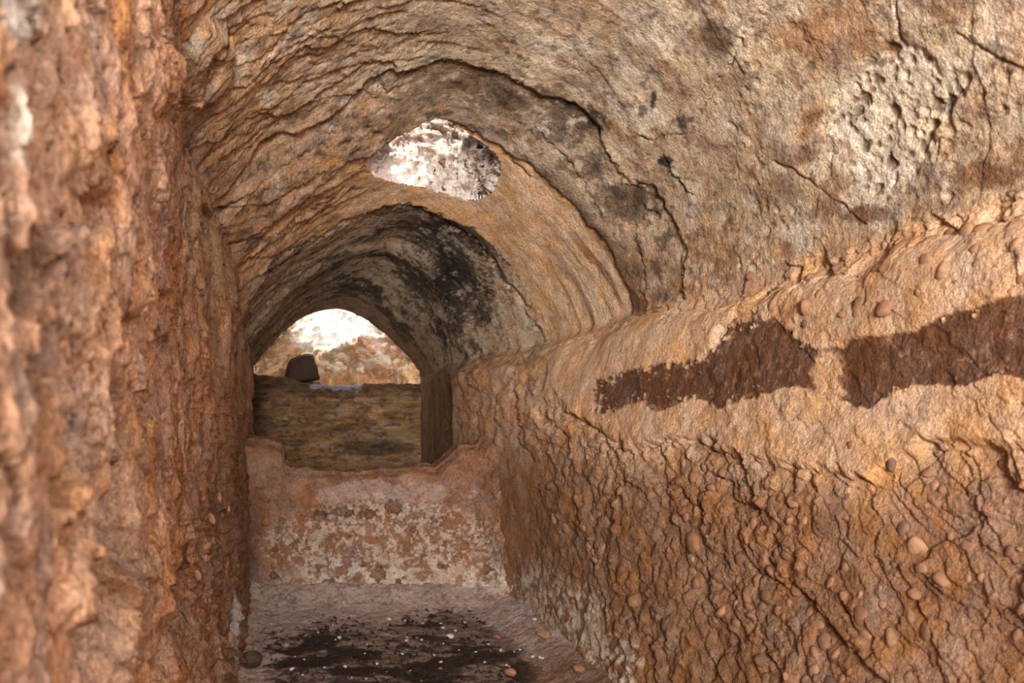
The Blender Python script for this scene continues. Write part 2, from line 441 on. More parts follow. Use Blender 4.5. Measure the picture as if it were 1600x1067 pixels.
# pale conglomerate patch: pitted
pale_pts = [(1265, 183), (1289, 140), (1335, 108), (1373, 70), (1430, 75), (1462, 117), (1525, 120), (1504, 155), (1476, 200), (1462, 225), (1460, 253), (1415, 281), (1378, 304), (1335, 304), (1322, 262), (1317, 225), (1275, 211)]
pale = ss(-6, 10, sd_poly(jx, jy, pale_pts)) * is_v
pk, pr = knobs(S, Yg, .035, 60); pk2, pr2 = knobs(S, Yg, .07, 77)
H -= pale * (.006 * pk * (pr > .5) + .014 * pk2 * (pr2 > .85)) + pale * .012
H += pale * .006 * fbm(Xg * 22, Yg * 22, Zg * 22, 4, .65, off=91.)
H -= is_v * (1 - tband) * .010 * knobs(S, Yg, .05, 91)[0] * ss(.1, .6, n_md)

# --- brown band: remains of the old coat on the wall
band_pts = [(935, 652), (940, 595), (987, 577), (1073, 560), (1102, 563), (1125, 519), (1154, 496), (1206, 496), (1230, 514), (1247, 531), (1282, 548), (1316, 543), (1328, 531), (1380, 522), (1432, 516), (1478, 490), (1536, 473), (1600, 459), (1900, 400), (1900, 610), (1600, 590), (1565, 586), (1513, 606), (1443, 600), (1397, 609), (1362, 638), (1322, 635), (1282, 618), (1247, 606), (1212, 609), (1160, 629), (1120, 638), (1085, 623), (1027, 644), (998, 629), (958, 646)]
fine_x = px + 6 * n_hi + 5 * fbm(Xg * 45, Yg * 45, Zg * 45, 3, .6); fine_y = py + 6 * fbm(Xg * 20, Yg * 20, Zg * 20, 4, .65, off=5.)
bsd = sd_poly(fine_x, fine_y, band_pts)
n_sp = fbm(Xg * 24, Yg * 24, Zg * 24, 4, .65, off=13.)
band = ss(-1, 3, bsd - 9 * ss(.05, .5, n_sp) * (px < 1180) - 14 * ss(.45, .7, n_sp)) * is_w
band = band * (1 - .9 * blob(jx, jy, 1290, 590, 22, 40))
H -= .007 * band
# ------- colour
base = TAN + 0 * H[..., None]
C = mix(np.broadcast_to(TAN, P.shape).astype(np.float32).copy(), GREYTAN, is_v * ss(250, 700, px) * ss(480, 300, py))
C = mix(C, ORANGE, ss(-.3, .6, n_lo) * .5)
C = mix(C, lin(164, 114, 74), is_w * in_front * ss(640, 800, py) * .85)
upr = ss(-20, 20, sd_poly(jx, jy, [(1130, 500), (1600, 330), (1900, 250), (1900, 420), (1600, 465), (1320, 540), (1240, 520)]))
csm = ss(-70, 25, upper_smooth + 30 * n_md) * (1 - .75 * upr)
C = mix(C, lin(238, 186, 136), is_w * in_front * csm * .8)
# mottled vault: pale / brown / dark grains
m1 = fbm(Xg * 5, Yg * 5, Zg * 5, 5, .6, off=41.); m2 = fbm(Xg * 11, Yg * 11, Zg * 11, 5, .65, off=55.); m3 = fbm(Xg * 30, Yg * 30, Zg * 30, 3, .6, off=61.)
outer = is_v * (1 - in1)
C = mix(C, PALE, outer * ss(.1, .6, m1) * .6)
C = mix(C, lin(140, 92, 58), outer * ss(.1, .55, m2 - .3 * m1) * .65)
C = mix(C, lin(120, 100, 82), outer * ss(.15, .6, fbm(Xg * 8, Yg * 8, Zg * 8, 4, .6, off=66.)) * ss(1200, 800, px) * .6)
C = mix(C, DARK, outer * ss(.42, .62, m3) * .6)
C = mix(C, PALE, pale * .85); C = mix(C, lin(110, 84, 62), pale * np.clip(pk * (pr > .75) + pk2 * (pr2 > .82), 0, 1) * .85)
for cx, cy, rx, ry, k, amt in [(1350, 335, 42, 14, BROWN, .85), (1540, 275, 55, 20, BROWN, .8), (1470, 330, 40, 14, BROWN, .5), (1240, 245, 36, 14, BROWN, .7), (1205, 300, 30, 26, lin(130, 84, 52), .5), (1115, 60, 32, 30, DARK, .8), (1270, 70, 25, 30, lin(150, 90, 50), .6), (1560, 75, 30, 12, DARK, .7),
                               (1300, 60, 70, 50, lin(176, 124, 76), .5), (1005, 185, 36, 22, PALE, .8), (1015, 160, 6, 16, SOOT, .9), (1000, 178, 7, 10, SOOT, .7), (1062, 195, 14, 12, DARK, .9), (420, 155, 12, 12, PALE, .9), (1225, 365, 34, 20, PALE, .6), (1230, 190, 16, 40, PALE, .4), (1035, 255, 10, 9, SOOT, .9),
                               (980, 320, 46, 26, lin(74, 56, 44), .92), (885, 195, 46, 26, SOOT, .95), (850, 215, 30, 16, SOOT, .8), (800, 165, 70, 30, DARK, .85), (720, 135, 60, 22, DARK, .7), (560, 200, 50, 12, DARK, .5), (640, 145, 60, 26, DARK, .45), (495, 20, 50, 14, DARK, .4), (650, 40, 40, 14, DARK, .4), (590, 250, 60, 10, DARK, .4), (820, 285, 9, 7, SOOT, .9), (900, 270, 40, 16, DARK, .7), (950, 240, 30, 14, PALE, .5)]:
    C = mix(C, k, amt * blob(px, py, cx, cy, rx, ry, .5 * m2 + .35 * m3 + .25 * m1) * is_v)
ring = in1 * (1 - tband) * (1 - sin_)
C = mix(C, lin(150, 118, 88), ring * .6 * ss(-.5, .3, m1)); C = mix(C, SOOT, ring * ss(.12, .5, m2 + .3 * m3) * .65)
C = mix(C, PALE, ring * ss(.3, .6, m2 * -1 + .4 * m3) * .5)
edge2 = ring * ss(-26, -2, tb) * ss(780, 830, px); C = mix(C, DARK, edge2 * .7)
C = mix(C, lin(234, 182, 130), tband * .9); C = mix(C, lin(242, 198, 150), tband * ss(0, .6, m1) * .5)
strk = fbm(S * 1.2, Yg * 22, octv=4, off=81.)
C = mix(C, lin(120, 90, 64), tband * ss(820, 900, px) * ss(.0, .45, strk) * ss(330, 420, py) * .8)
C = mix(C, PALE, tband * ss(760, 900, px) * ss(.25, .6, -strk) * .5)
C = mix(C, lin(150, 96, 62), tband * ss(650, 520, px) * ss(-.1, .5, m2) * .6)
# sooty inner vault
C = mix(C, lin(218, 182, 144), sin_ * .9)
sm = fbm(S * 3.2 + .5 * m1, Yg * 2.3 + .4 * m2, Zg * 0 + .3, 5, .65, off=101.)
sdark = sin_ * ss(.12, .66, sm + .3 * m2 + .42 * blob(px, py, 660, 440, 130, 80) + .25 * ss(40, 0, soot_in) - .35 * ss(740, 810, px) - .3 * ss(470, 400, px))
C = mix(C, lin(62, 52, 44), sdark * .85)
C = mix(C, SOOT, sin_ * .85 * np.maximum(blob(px, py, 670, 375, 75, 26, .7 * m2 + .5 * m3, .35), blob(px, py, 700, 440, 50, 40, .9 * m2 + .6 * m3 + .4 * sm, .7)))
C = mix(C, PALE, sin_ * ss(.1, .5, -m2 - .3 * sm + .5 * m3) * .6)
C = mix(C, SOOT, sin_ * ss(.3, .6, m3 + .5 * m2) * .6)
C = mix(C, lin(150, 108, 74), is_v * ss(10.2, 11.4, Yg) * .7)
# right wall colour
C = mix(C, lin(106, 64, 40), band * .95)
C = mix(C, lin(172, 128, 92), band * ss(.4, .62, m3 + .25 * m2) * .6)
C = mix(C, lin(150, 100, 64), is_w * (1 - smooth) * ss(.0, .6, m1) * .5 * (1 - band))
C = mix(C, lin(216, 178, 140), is_w * (1 - band) * ss(.2, .6, m2) * (.12 + .28 * smooth))
C = mix(C, lin(120, 90, 66), is_w * in_front * ss(.9, .97, r2) * (1 - smooth) * .35)
wfoot = blob(px, py, 895, 985, 80, 66, .55 * m2 + .4 * n_md, .9) * is_w
wfoot = np.maximum(wfoot, np.maximum(blob(px, py, 955, 1040, 46, 46, .5 * m2), blob(px, py, 838, 930, 30, 52, .6 * m2))) * in_front * is_w
C = mix(C, lin(232, 206, 178), wfoot * .95 * ss(-.5, .1, m3 + m2))
C = mix(C, lin(190, 150, 110), is_w * back * .9); C = mix(C, lin(130, 96, 68), is_w * back * ss(0, .5, m2) * .6)
# shell vertices
PD = P + Nn * H[..., None]
# hole for the skylight
hole_pts = [(578, 268), (598, 244), (620, 240), (634, 224), (655, 214), (670, 205), (690, 207), (712, 224), (738, 240), (760, 256), (769, 272), (769, 296), (757, 316), (738, 328), (715, 326), (690, 318), (660, 309), (625, 301), (592, 289)]
hs = sd_poly(px + 3 * n_hi, py + 3 * n_hi, hole_pts)
inh = (hs > 0) & (S > .3) & (Yg > 5.3) & (Yg < 7.4)
fk = ~(inh[:-1, :-1] | inh[1:, :-1] | inh[:-1, 1:] | inh[1:, 1:])
open_roof = (YY[:-1] < 0.6)[:, None] & (np.arange(NC - 1) > SPLIT + 40)[None]
fk &= ~open_roof
colid = np.arange(NC - 1)[None] + np.zeros((NR - 1, 1), int)
flat = PD.reshape(-1, 3); Cf = C.reshape(-1, 3)
fw = grid_faces(NR, NC, fk & (colid < SPLIT), flip=(sgn > 0))
fv = grid_faces(NR, NC, fk & (colid >= SPLIT), flip=(sgn > 0))
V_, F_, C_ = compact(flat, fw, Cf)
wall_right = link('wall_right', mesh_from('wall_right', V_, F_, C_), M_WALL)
tag(wall_right, 'long rough tan rock wall with a dark brown strip of old coating', 'wall', kind='structure')
rim = PD[-1, SPLIT - 60:].copy(); rim2 = rim.copy(); rim2[:, 2] = np.maximum(rim[:, 2], ZC + 2.3); rim2[:, 1] += .12
b0 = len(flat); k_ = np.arange(len(rim) - 1)
fr_ = np.stack([(NR - 1) * NC + SPLIT - 60 + k_, (NR - 1) * NC + SPLIT - 59 + k_, b0 + 1 + k_, b0 + k_], -1)
flat = np.concatenate([flat, rim2]); Cf = np.concatenate([Cf, C[-1, SPLIT - 60:]]); fv = np.concatenate([fv, fr_])
V_, F_, C_ = compact(flat, fv, Cf)
ceiling = link('ceiling', mesh_from('ceiling', V_, F_, C_), M_VAULT)
tag(ceiling, 'rock vault in broken layers, sooty towards its deep end', 'ceiling', kind='structure')

def surf_at(x, y, lo=0, hi=NC):
    """grid index of the shell point that projects nearest to a pixel"""
    d = (px[30:, lo:hi] - x) ** 2 + (py[30:, lo:hi] - y) ** 2
    k = int(d.argmin()); i, j = divmod(k, hi - lo)
    return i + 30, j + lo

# ================================================================== left wall
nearL = np.linspace(-2.0, .85, 14, endpoint=False)
YL = np.concatenate([nearL, 1 / np.linspace(1 / .85, 1 / 8.25, 470), [8.3, 8.36, 8.42, 8.5, 8.6]])
NRL, NCL = len(YL), 740
topz = np.interp(YL, [-2, 3.32, 3.55, 5.4, 6.0, 6.7, 7.5, 8.3, 8.6], [2.9, 2.9, 1.17, 1.13, 1.03, .86, .64, .47, .42])
x0 = np.interp(YL, [-2, 1, 2, 3, 4, 8.25, 8.6], [-.46, -.37, -.45, -.545, -.60, -.62, -1.1])
tl = np.linspace(0, 1, NCL)
wallpart = tl < .9
Zl = np.where(wallpart[None], -1.75 + (topz[:, None] + 1.75) * (tl / .9)[None], topz[:, None])
over = np.clip((tl - .9) / .1, 0, 1)
Xl = x0[:, None] + np.zeros((1, NCL))
Xl = Xl - .7 * over[None] ** 1.2
Zl = Zl - .03 * np.sin(over * math.pi)[None] * 0 - .12 * over[None]
# the foot leans into the passage
Xl += .10 * ss(-.5, -1.6, Zl) * ss(2.2, 4.2, YL)[:, None] * ss(7.4, 5.6, YL)[:, None]
# round the shoulder of the ledge
Xl -= .05 * ss(.2, 0, (topz[:, None] - Zl)) * (over[None] == 0)
PL = np.stack([Xl, np.repeat(YL[:, None], NCL, 1), Zl + ZC], -1)
NL = normals(PL); sg = 1 if NL[200, 100, 0] > 0 else -1; NL *= sg
lx, ly = project(PL)
Yl = PL[..., 1]; Zw = PL[..., 2]; Xw = PL[..., 0]
so = over[None] * .7 + 0 * Yl
a_n = fbm(Xw * 1.5, Yl * 1.5, Zw * .7, 4, off=2.); b_n = fbm(Yl * 5, Zw * 2 + so * 3, octv=4, off=12.)
lean = .25 * Zw
rib = fbm((Yl + .18 * Zw) * 8, Zw * 4.5 + so * 5, octv=5, gain=.6, off=31.)
rib2 = fbm((Yl + .05 * Zw) * 30, Zw * 7 + so * 9, octv=3, gain=.6, off=37.)
lf1, le1, lr1 = flakes(Yl, Zw + so, .13, .21, .15, (-.5, -.8), .6, 44, .25)
lf2, le2, lr2 = flakes(Yl, Zw + so, .05, .09, .12, (-.5, -.8), .6, 52, .25)
lk, lkr = knobs(Yl, Zw + so, .07, 63)
lf3, le3, lr3 = flakes(Yl, Zw + so, .024, .04, .1, (-.5, -.8), .6, 58, .25)
nearf = ss(3.2, 1.3, Yl)
vrib = 1 - np.abs(fbm((Yl + .12 * Zw) * 15, Zw * 2.6 + so * 4, octv=4, gain=.55, off=131.)) * 1.8
HL = (1 - .5 * nearf) * (.045 * a_n + .018 * b_n + .016 * (1 - np.abs(rib) * 1.6)) + .008 * rib2 + (.045 - .010 * nearf) * (lf1 - .5) + (.020 - .004 * nearf) * (lf2 - .5) + .009 * (lf3 - .5) + (.013 + .008 * nearf) * vrib + (.012 + .008 * nearf) * fbm(Xw * 9, Yl * 16, Zw * 9, 6, .62, off=151.)
low = ss(1.35, .9, Zw) * ss(2.4, 3.6, Yl)
HL += low * .03 * lk
HL += .03 * ss(.1, .7, fbm(Yl * 2.2, Zw * 1.3, octv=3, off=77.))  # knuckles
# deep hollows seen in the near rock
for cx, cy, rx, ry, rot, dp in [(20, 440, 26, 60, .2, .07), (65, 100, 16, 75, .1, .06), (150, 860, 38, 130, .25, .07), (105, 700, 30, 70, .3, .05), (40, 560, 20, 40, .5, .05), (125, 1020, 26, 80, .3, .05), (255, 960, 14, 90, .25, .04), (110, 300, 10, 60, .1, .04), (222, 650, 12, 46, .25, .03), (60, 770, 16, 50, .3, .05), (92, 615, 24, 54, .35, .05), (190, 508, 16, 22, .2, .04), (140, 330, 14, 40, .1, .03), (240, 560, 8, 50, .15, .03), (180, 700, 12, 40, .3, .04)]:
    HL -= 2.5 * dp * blob(lx, ly, cx, cy, rx, ry, .5 * b_n + .35 * rib2, rot)
for cx, cy, rx, ry, rot, dp in [(195, 960, 26, 120, .3, .05), (95, 900, 24, 110, .35, .05), (60, 400, 26, 40, .2, .04), (210, 110, 26, 60, 0, .05), (110, 220, 14, 60, .1, .04)]:
    HL += .8 * dp * blob(lx, ly, cx, cy, rx, ry, .5 * b_n + .35 * rib2, rot)
HL *= np.interp(Yl, [0, 1.2, 3.5, 8.3], [.8, .9, 1.0, .7])
CL = mix(np.broadcast_to(lin(214, 158, 114), PL.shape).astype(np.float32).copy(), lin(186, 126, 86), ss(-.3, .5, a_n) * .8)
CL = mix(CL, lin(206, 152, 108), ss(.15, .7, rib2 + .4 * b_n) * .5)
CL = mix(CL, lin(140, 92, 62), ss(.15, .7, fbm(Yl * 7, Zw * 3, octv=4, off=88.)) * .5)  # darker streaks put shadow between the ribs into the colour
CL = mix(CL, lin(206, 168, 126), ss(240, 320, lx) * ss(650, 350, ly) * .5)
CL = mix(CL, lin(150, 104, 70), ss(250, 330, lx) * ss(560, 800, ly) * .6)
CL = mix(CL, PALE, blob(lx, ly, 10, 190, 24, 60, .4 * b_n) * .6 + blob(lx, ly, 5, 30, 30, 40, .4 * b_n) * .7)  # topmost blob paints the blown-out light of that corner
CL = mix(CL, WHITE, blob(lx, ly, 358, 985, 7, 50, .35 * rib2) * ss(4.4, 5.0, Yl))  # sunlit sliver at the wall foot, painted in as a white patch
PLD = PL + NL * HL[..., None]
fl = grid_faces(NRL, NCL, flip=(sg > 0))
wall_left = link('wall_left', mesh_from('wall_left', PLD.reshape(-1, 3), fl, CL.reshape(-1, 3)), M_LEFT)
tag(wall_left, 'near orange rock wall with blurred vertical ribs and hollows', 'wall', kind='structure')

# ================================================================== unseen rock sill added behind the viewer to shade the lower walls
ex = np.linspace(-.9, 2.7, 60); er = []
for yy, zz in [(-3.1, -.3), (-3.0, .5), (-2.7, 1.3), (-2.45, 1.62), (-2.2, 1.66), (-2.05, 1.4), (-1.9, .8), (-1.8, .2), (-1.7, -.3)]:
    er.append(np.stack([ex, np.full(60, yy) + .08 * fbm(ex * 2 + zz, ex * 0 + yy, octv=3), zz + .10 * fbm(ex * 1.6, ex * 0 + yy, octv=3)], -1))
er = np.array(er)
sill = link('wall_added_sill', mesh_from('wall_added_sill', er.reshape(-1, 3), grid_faces(9, 60), np.broadcast_to(TAN, er.shape).reshape(-1, 3)), M_WALL)
tag(sill, 'unseen rough rock sill added to shade the lower walls', 'wall', kind='structure')

# ================================================================== floor
fx = np.linspace(-1.0, 2.0, 330); fy = np.concatenate([np.linspace(-2, 4.6, 20, endpoint=False), np.linspace(4.6, 8.1, 300), np.linspace(8.15, 11.9, 14)])
GX, GY = np.meshgrid(fx, fy)
fn = fbm(GX * 2, GY * 2, octv=4, off=5.); fn2 = fbm(GX * 9, GY * 9, octv=4, gain=.6, off=15.); fn3 = fbm(GX * 40, GY * 40, octv=3, off=25.)
GZ = .022 * fn + .012 * fn2 + .003 * fn3
GZ += .14 * ss(.45, 0, (7.55 - GY)) * (GY < 7.9) + .12 * ss(1.2, 1.65, GX) * ss(4, 5, GY)
GZ += .08 * ss(-.4, -.66, GX)
ff1, _, fr1 = flakes(GX, GY, .09, .07, .3, (.4, -.8), .5, 71)
GZ += .010 * (ff1 - .5)
PF = np.stack([GX, GY, GZ], -1)
ux, uy = project(PF)
CFL = mix(np.broadcast_to(DUST, PF.shape).astype(np.float32).copy(), lin(206, 182, 168), ss(-.2, .5, fn) * .6)
lit_pts = [(430, 1000), (520, 975), (600, 985), (690, 955), (740, 965), (790, 990), (830, 1020), (850, 1080), (850, 1200), (400, 1200), (425, 1050)]
litn = sd_poly(ux + 25 * fn2 + 10 * fn3, uy + 14 * fn2 + 6 * fn3, lit_pts)
litter_m = ss(-6, 10, litn)
CFL = mix(CFL, lin(66, 48, 38), litter_m * (1 - .55 * ss(-.05, .35, fbm(GX * 4, GY * 5, octv=3, off=8.))))
CFL = mix(CFL, lin(150, 112, 90), litter_m * ss(.05, .4, fbm(GX * 4, GY * 5, octv=3, off=8.)) * .6)
CFL = mix(CFL, lin(140, 96, 66), ss(800, 870, ux) * ss(990, 1040, uy) * .8)
CFL = mix(CFL, lin(96, 70, 54), ss(.4, .6, fn3 + .3 * fn2) * .5)
floor = link('floor', mesh_from('floor', PF.reshape(-1, 3), grid_faces(len(fy), len(fx)), CFL.reshape(-1, 3)), M_FLOOR)
tag(floor, 'dusty pinkish grey floor darkened by scattered litter', 'floor', kind='structure')
def floor_z(x, y):
    j = int(np.clip(np.searchsorted(fx, x), 0, len(fx) - 1)); i = int(np.clip(np.searchsorted(fy, y), 0, len(fy) - 1))
    return float(GZ[i, j])

# ================================================================== parapet across the passage
YP = 7.75
tp = [(340, 690), (378, 686), (395, 683), (428, 688), (438, 694), (441, 704), (442, 720), (452, 731), (490, 738), (540, 736), (600, 732), (640, 731), (680, 731), (690, 722), (703, 708), (716, 697), (740, 690), (765, 680), (800, 668), (860, 640)]
XQ = np.array([(x - VX) / F * YP for x, y in tp]); ZQ = np.array([(VY - y) / F * YP for x, y in tp]) + ZC
NPX = 520
xa = np.linspace(-.80, 1.62, NPX)
NPF, NPT, NPB = 300, 40, 30
nn = fbm(xa * 9, xa * 0 + 2, octv=4)
topx = np.interp(xa, XQ, ZQ) + .014 * nn
rows = []
for t in np.linspace(0, 1, NPF):            # front face, battered
    rows.append(np.stack([xa, YP - .55 * ss(1.12, 1.75, xa) ** 1.5 - .10 - .22 * (1 - t) ** 1.4 + .10 * ss(.94, 1, np.full_like(xa, t)), -.15 + (topx + .15) * t], -1))
for t in np.linspace(0, 1, NPT + 1)[1:]:    # top
    rows.append(np.stack([xa, np.full(NPX, YP + .55 * t), topx + .03 * math.sin(t * math.pi) - .05 * t], -1))
for t in np.linspace(0, 1, NPB + 1)[1:]:    # back
    rows.append(np.stack([xa, np.full(NPX, YP + .55 + .05 * t), (topx - .05) * (1 - t) - .15 * t], -1))
PQ = np.array(rows)
NQ = normals(PQ); NQ *= (1 if NQ[100, 200, 1] < 0 else -1)
qx, qy = project(PQ)
QX, QZ, QY = PQ[..., 0], PQ[..., 2], PQ[..., 1]
q1 = fbm(QX * 4, QY * 4, QZ * 4, 5, .6, off=3.); q2 = fbm(QX * 12, QY * 12, QZ * 12, 4, .6, off=13.); q3 = fbm(QX * 35, QY * 35, QZ * 35, 3, .6, off=23.)
qf1, _, qr1 = flakes(QX, QZ + QY, .16, .10, .15, (.2, .9), .5, 81); qf2, _, qr2 = flakes(QX, QZ + QY, .055, .04, .1, (.2, .9), .55, 86)
qk, qkr = knobs(QX, QZ, .085, 33)
midz = ss(750, 790, qy) * ss(950, 900, qy)
HQ = .025 * q1 + .01 * q2 + .003 * q3 + (.35 + .65 * midz) * (.028 * (qf1 - .5) + .012 * (qf2 - .5)) + midz * .016 * qk
holes = np.zeros_like(HQ)
for cx, cy, rx, ry in [(617, 793, 14, 9), (575, 803, 12, 6), (535, 800, 16, 6), (500, 806, 8, 8), (592, 897, 12, 10), (513, 908, 9, 4), (630, 920, 8, 5), (670, 918, 14, 7), (470, 925, 16, 5), (500, 932, 9, 4), (455, 930, 8, 4), (545, 925, 8, 4), (760, 890, 5, 7), (770, 945, 6, 10), (690, 885, 7, 4), (430, 900, 6, 4), (395, 935, 9, 10)]:
    holes = np.maximum(holes, blob(qx, qy, cx, cy, rx, ry, .45 * q2 + .25 * q3))
HQ -= .045 * holes
PQD = PQ + NQ * HQ[..., None]
CQ = mix(np.broadcast_to(lin(160, 112, 82), PQ.shape).astype(np.float32).copy(), lin(182, 138, 106), ss(-.2, .6, q1) * .6)
CQ = mix(CQ, lin(118, 80, 58), ss(.05, .6, q2) * .5)
CQ = mix(CQ, lin(196, 168, 160), blob(qx, qy, 600, 768, 92, 15, .8 * q2 + .4 * q3 + .3 * q1) * .55)
wm = blob(qx, qy, 600, 850, 190, 70, .3 * q1) * ss(-.15, .35, .8 * q2 + .9 * q3 + .25 * q1 + .02 + .25 * qf2 - .12)
wm = np.maximum(wm, ss(880, 925, qy + 22 * q2) * ss(400, 460, qx) * ss(-.35, .2, .8 * q2 + .9 * q3 + .25))
wm = np.maximum(wm, blob(qx, qy, 760, 910, 60, 40, .5 * q2) * ss(-.3, .1, q3 + q2))
wm = np.maximum(wm, blob(qx, qy, 440, 860, 28, 30, .6 * q2) * ss(-.1, .2, q3 + q2))
CQ = mix(CQ, lin(224, 200, 178), np.clip(wm, 0, 1) * (.68 + .3 * ss(860, 905, qy)))
CQ = mix(CQ, lin(206, 178, 164), ss(930, 960, qy) * .8)
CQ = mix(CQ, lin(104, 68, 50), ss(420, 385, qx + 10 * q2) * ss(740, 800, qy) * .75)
CQ = mix(CQ, lin(120, 86, 64), holes * .6)
parapet = link('wall_parapet', mesh_from('wall_parapet', PQD.reshape(-1, 3), grid_faces(PQ.shape[0], NPX, flip=False), CQ.reshape(-1, 3)), M_LIME)
tag(parapet, 'low notched cross wall patched with flaking white lime', 'wall', kind='structure')

# ================================================================== deep chamber: back wall, left side
def slab(name, X0, X1, Y0, th, topf, nx=220, nz=150):
    xs = np.linspace(X0, X1, nx); tz = topf(xs)
    r = []
    for t in np.linspace(0, 1, nz): r.append(np.stack([xs, np.full(nx, Y0), -.1 + (tz + .1) * t], -1))
    for t in np.linspace(0, 1, 16)[1:]: r.append(np.stack([xs, np.full(nx, Y0 + th * t), tz + .0 * t], -1))
    for t in np.linspace(0, 1, 10)[1:]: r.append(np.stack([xs, np.full(nx, Y0 + th), tz * (1 - t) - .1 * t], -1))
    return np.array(r)
YB = 11.47
tbx = np.array([(x - VX) / F * YB for x in (380, 400, 440, 452, 470, 495, 520, 545, 580, 620, 660, 700)])
tbz = np.array([(VY - y) / F * YB + ZC for y in (582, 585, 588, 592, 596, 597, 603, 602, 600, 599, 599, 598)])
PB = slab('wall_back', -1.0, 1.5, YB, .42, lambda xs: np.interp(xs, tbx, tbz) + .012 * fbm(xs * 14, xs * 0, octv=3))
NB = normals(PB); NB *= (1 if NB[60, 100, 1] < 0 else -1)
bx, by = project(PB)
BX, BY, BZ = PB[..., 0], PB[..., 1], PB[..., 2]
b1 = fbm(BX * 3, BY, BZ * 8, 5, .6, off=6.); b2 = fbm(BX * 10, BY * 10, BZ * 22, 4, .6, off=16.)
PBD = PB + NB * (.012 * b1 + .006 * b2)[..., None]
CB = mix(np.broadcast_to(OLIVE, PB.shape).astype(np.float32).copy(), lin(190, 150, 100), ss(-.1, .5, b1) * ss(600, 640, by) * ss(740, 690, by) * .8)
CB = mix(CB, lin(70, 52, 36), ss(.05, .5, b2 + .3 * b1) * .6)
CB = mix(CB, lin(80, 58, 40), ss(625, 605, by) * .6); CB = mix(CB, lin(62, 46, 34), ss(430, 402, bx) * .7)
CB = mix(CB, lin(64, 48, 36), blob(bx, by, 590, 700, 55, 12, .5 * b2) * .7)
CB = mix(CB, lin(168, 156, 176), blob(bx, by, 525, 603, 36, 7, .7 * b2 + .4 * b1) * .9)
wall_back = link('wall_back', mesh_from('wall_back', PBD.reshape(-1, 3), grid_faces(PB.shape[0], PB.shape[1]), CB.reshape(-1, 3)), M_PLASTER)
tag(wall_back, 'dark olive plastered end wall of the deep chamber', 'wall', kind='structure')
# hidden left side of that chamber
ys = np.linspace(8.3, 11.7, 60); zs = np.linspace(-.1, ZC + .6, 40)
A, B = np.meshgrid(ys, zs, indexing='ij')
PC = np.stack([-.86 + .03 * fbm(A * 3, B * 3, octv=3), A, B], -1)
wl2 = link('wall_chamber', mesh_from('wall_chamber', PC.reshape(-1, 3), grid_faces(60, 40), np.broadcast_to(lin(100, 74, 52), PC.shape).reshape(-1, 3)), M_PLASTER)
tag(wl2, 'shaded side wall of the deep chamber behind the near rock', 'wall', kind='structure')

# ================================================================== open pit behind the end wall
prof_t = np.array([0, .12, .26, .42, .6, .8, 1.0])
prof_y = np.array([11.9, 12.05, 12.35, 12.6, 12.8, 13.0, 13.4]); prof_z = np.array([.05, .28, .46, .78, 1.2, 1.9, 3.6])
NT, NXP = 260, 300
tq = np.linspace(0, 1, NT); xq = np.linspace(-2.0, 2.4, NXP)
TQ, XP = np.meshgrid(tq, xq, indexing='ij')
YPt = np.interp(TQ, prof_t, prof_y); ZPt = np.interp(TQ, prof_t, prof_z) + ZC
bowl = np.clip(np.abs(XP - .25) - .25, 0, None)
YPt = YPt - .55 * bowl ** 1.6 * ss(.0, .5, TQ) - .1 * bowl
ZPt = ZPt + .25 * bowl * ss(.05, .3, TQ)
PT = np.stack([XP, YPt, ZPt], -1)
NTn = normals(PT); NTn *= (1 if NTn[100, 150, 1] < 0 else -1)
t1 = fbm(XP * 2, YPt * 2, ZPt * 2, 4, off=4.); t2 = fbm(XP * 7, YPt * 7, ZPt * 7, 4, .6, off=14.)
tf1, _, tr1 = flakes(XP, ZPt + YPt * .5, .30, .17, .3, (.2, .9), .5, 93); tf2, _, tr2 = flakes(XP, ZPt + YPt * .5, .11, .08, .2, (.2, .9), .5, 96)
PTD = PT + NTn * (.14 * t1 + .09 * t2 + .20 * (tf1 - .5) + .07 * (tf2 - .5))[..., None]
tx, ty = project(PT)
CT = mix(np.broadcast_to(lin(204, 160, 112), PT.shape).astype(np.float32).copy(), lin(196, 138, 88), ss(-.1, .5, t1) * .5)
CT = mix(CT, lin(244, 240, 230), ss(556, 532, ty + 10 * t2) * ss(440, 480, tx))  # upper rock whitened: its sun overexposure is put into the colour
CT = mix(CT, lin(170, 160, 146), blob(tx, ty, 525, 555, 34, 26, .6 * t2) * .6)
CT = mix(CT, lin(206, 146, 100), blob(tx, ty, 590, 560, 50, 40, .4 * t2) * .7)
pit = link('wall_pit', mesh_from('wall_pit', PTD.reshape(-1, 3), grid_faces(NT, NXP), CT.reshape(-1, 3)), M_PIT)
tag(pit, 'sunlit broken rock face seen over the end wall', 'wall', kind='structure')

# ================================================================== skylight shaft above the hole
r0_, r1_ = np.searchsorted(YY, [5.2, 7.5]); c1_ = int(np.searchsorted(S[r0_], 3.0))
def vault_at(x, y):
    d = (px[r0_:r1_, SPLIT:c1_] - x) ** 2 + (py[r0_:r1_, SPLIT:c1_] - y) ** 2
    i, j = divmod(int(d.argmin()), c1_ - SPLIT); return PD[i + r0_, j + SPLIT]
hpx = np.array(hole_pts, float); nb = len(hpx); NA, NH = 300, 150
ta = np.linspace(0, nb, NA, endpoint=False)
hd = np.stack([np.interp(ta, np.arange(nb + 1), np.append(hpx[:, k], hpx[0, k])) for k in range(2)], -1)
hc = hpx.mean(0); dv_ = hd - hc; hd = hc + dv_ * (1 + 7 / np.linalg.norm(dv_, axis=1, keepdims=True))
ring0 = np.array([vault_at(x, y) for x, y in hd]); cx0 = ring0.mean(0)
ring0[:, 2] += .004
sh = []
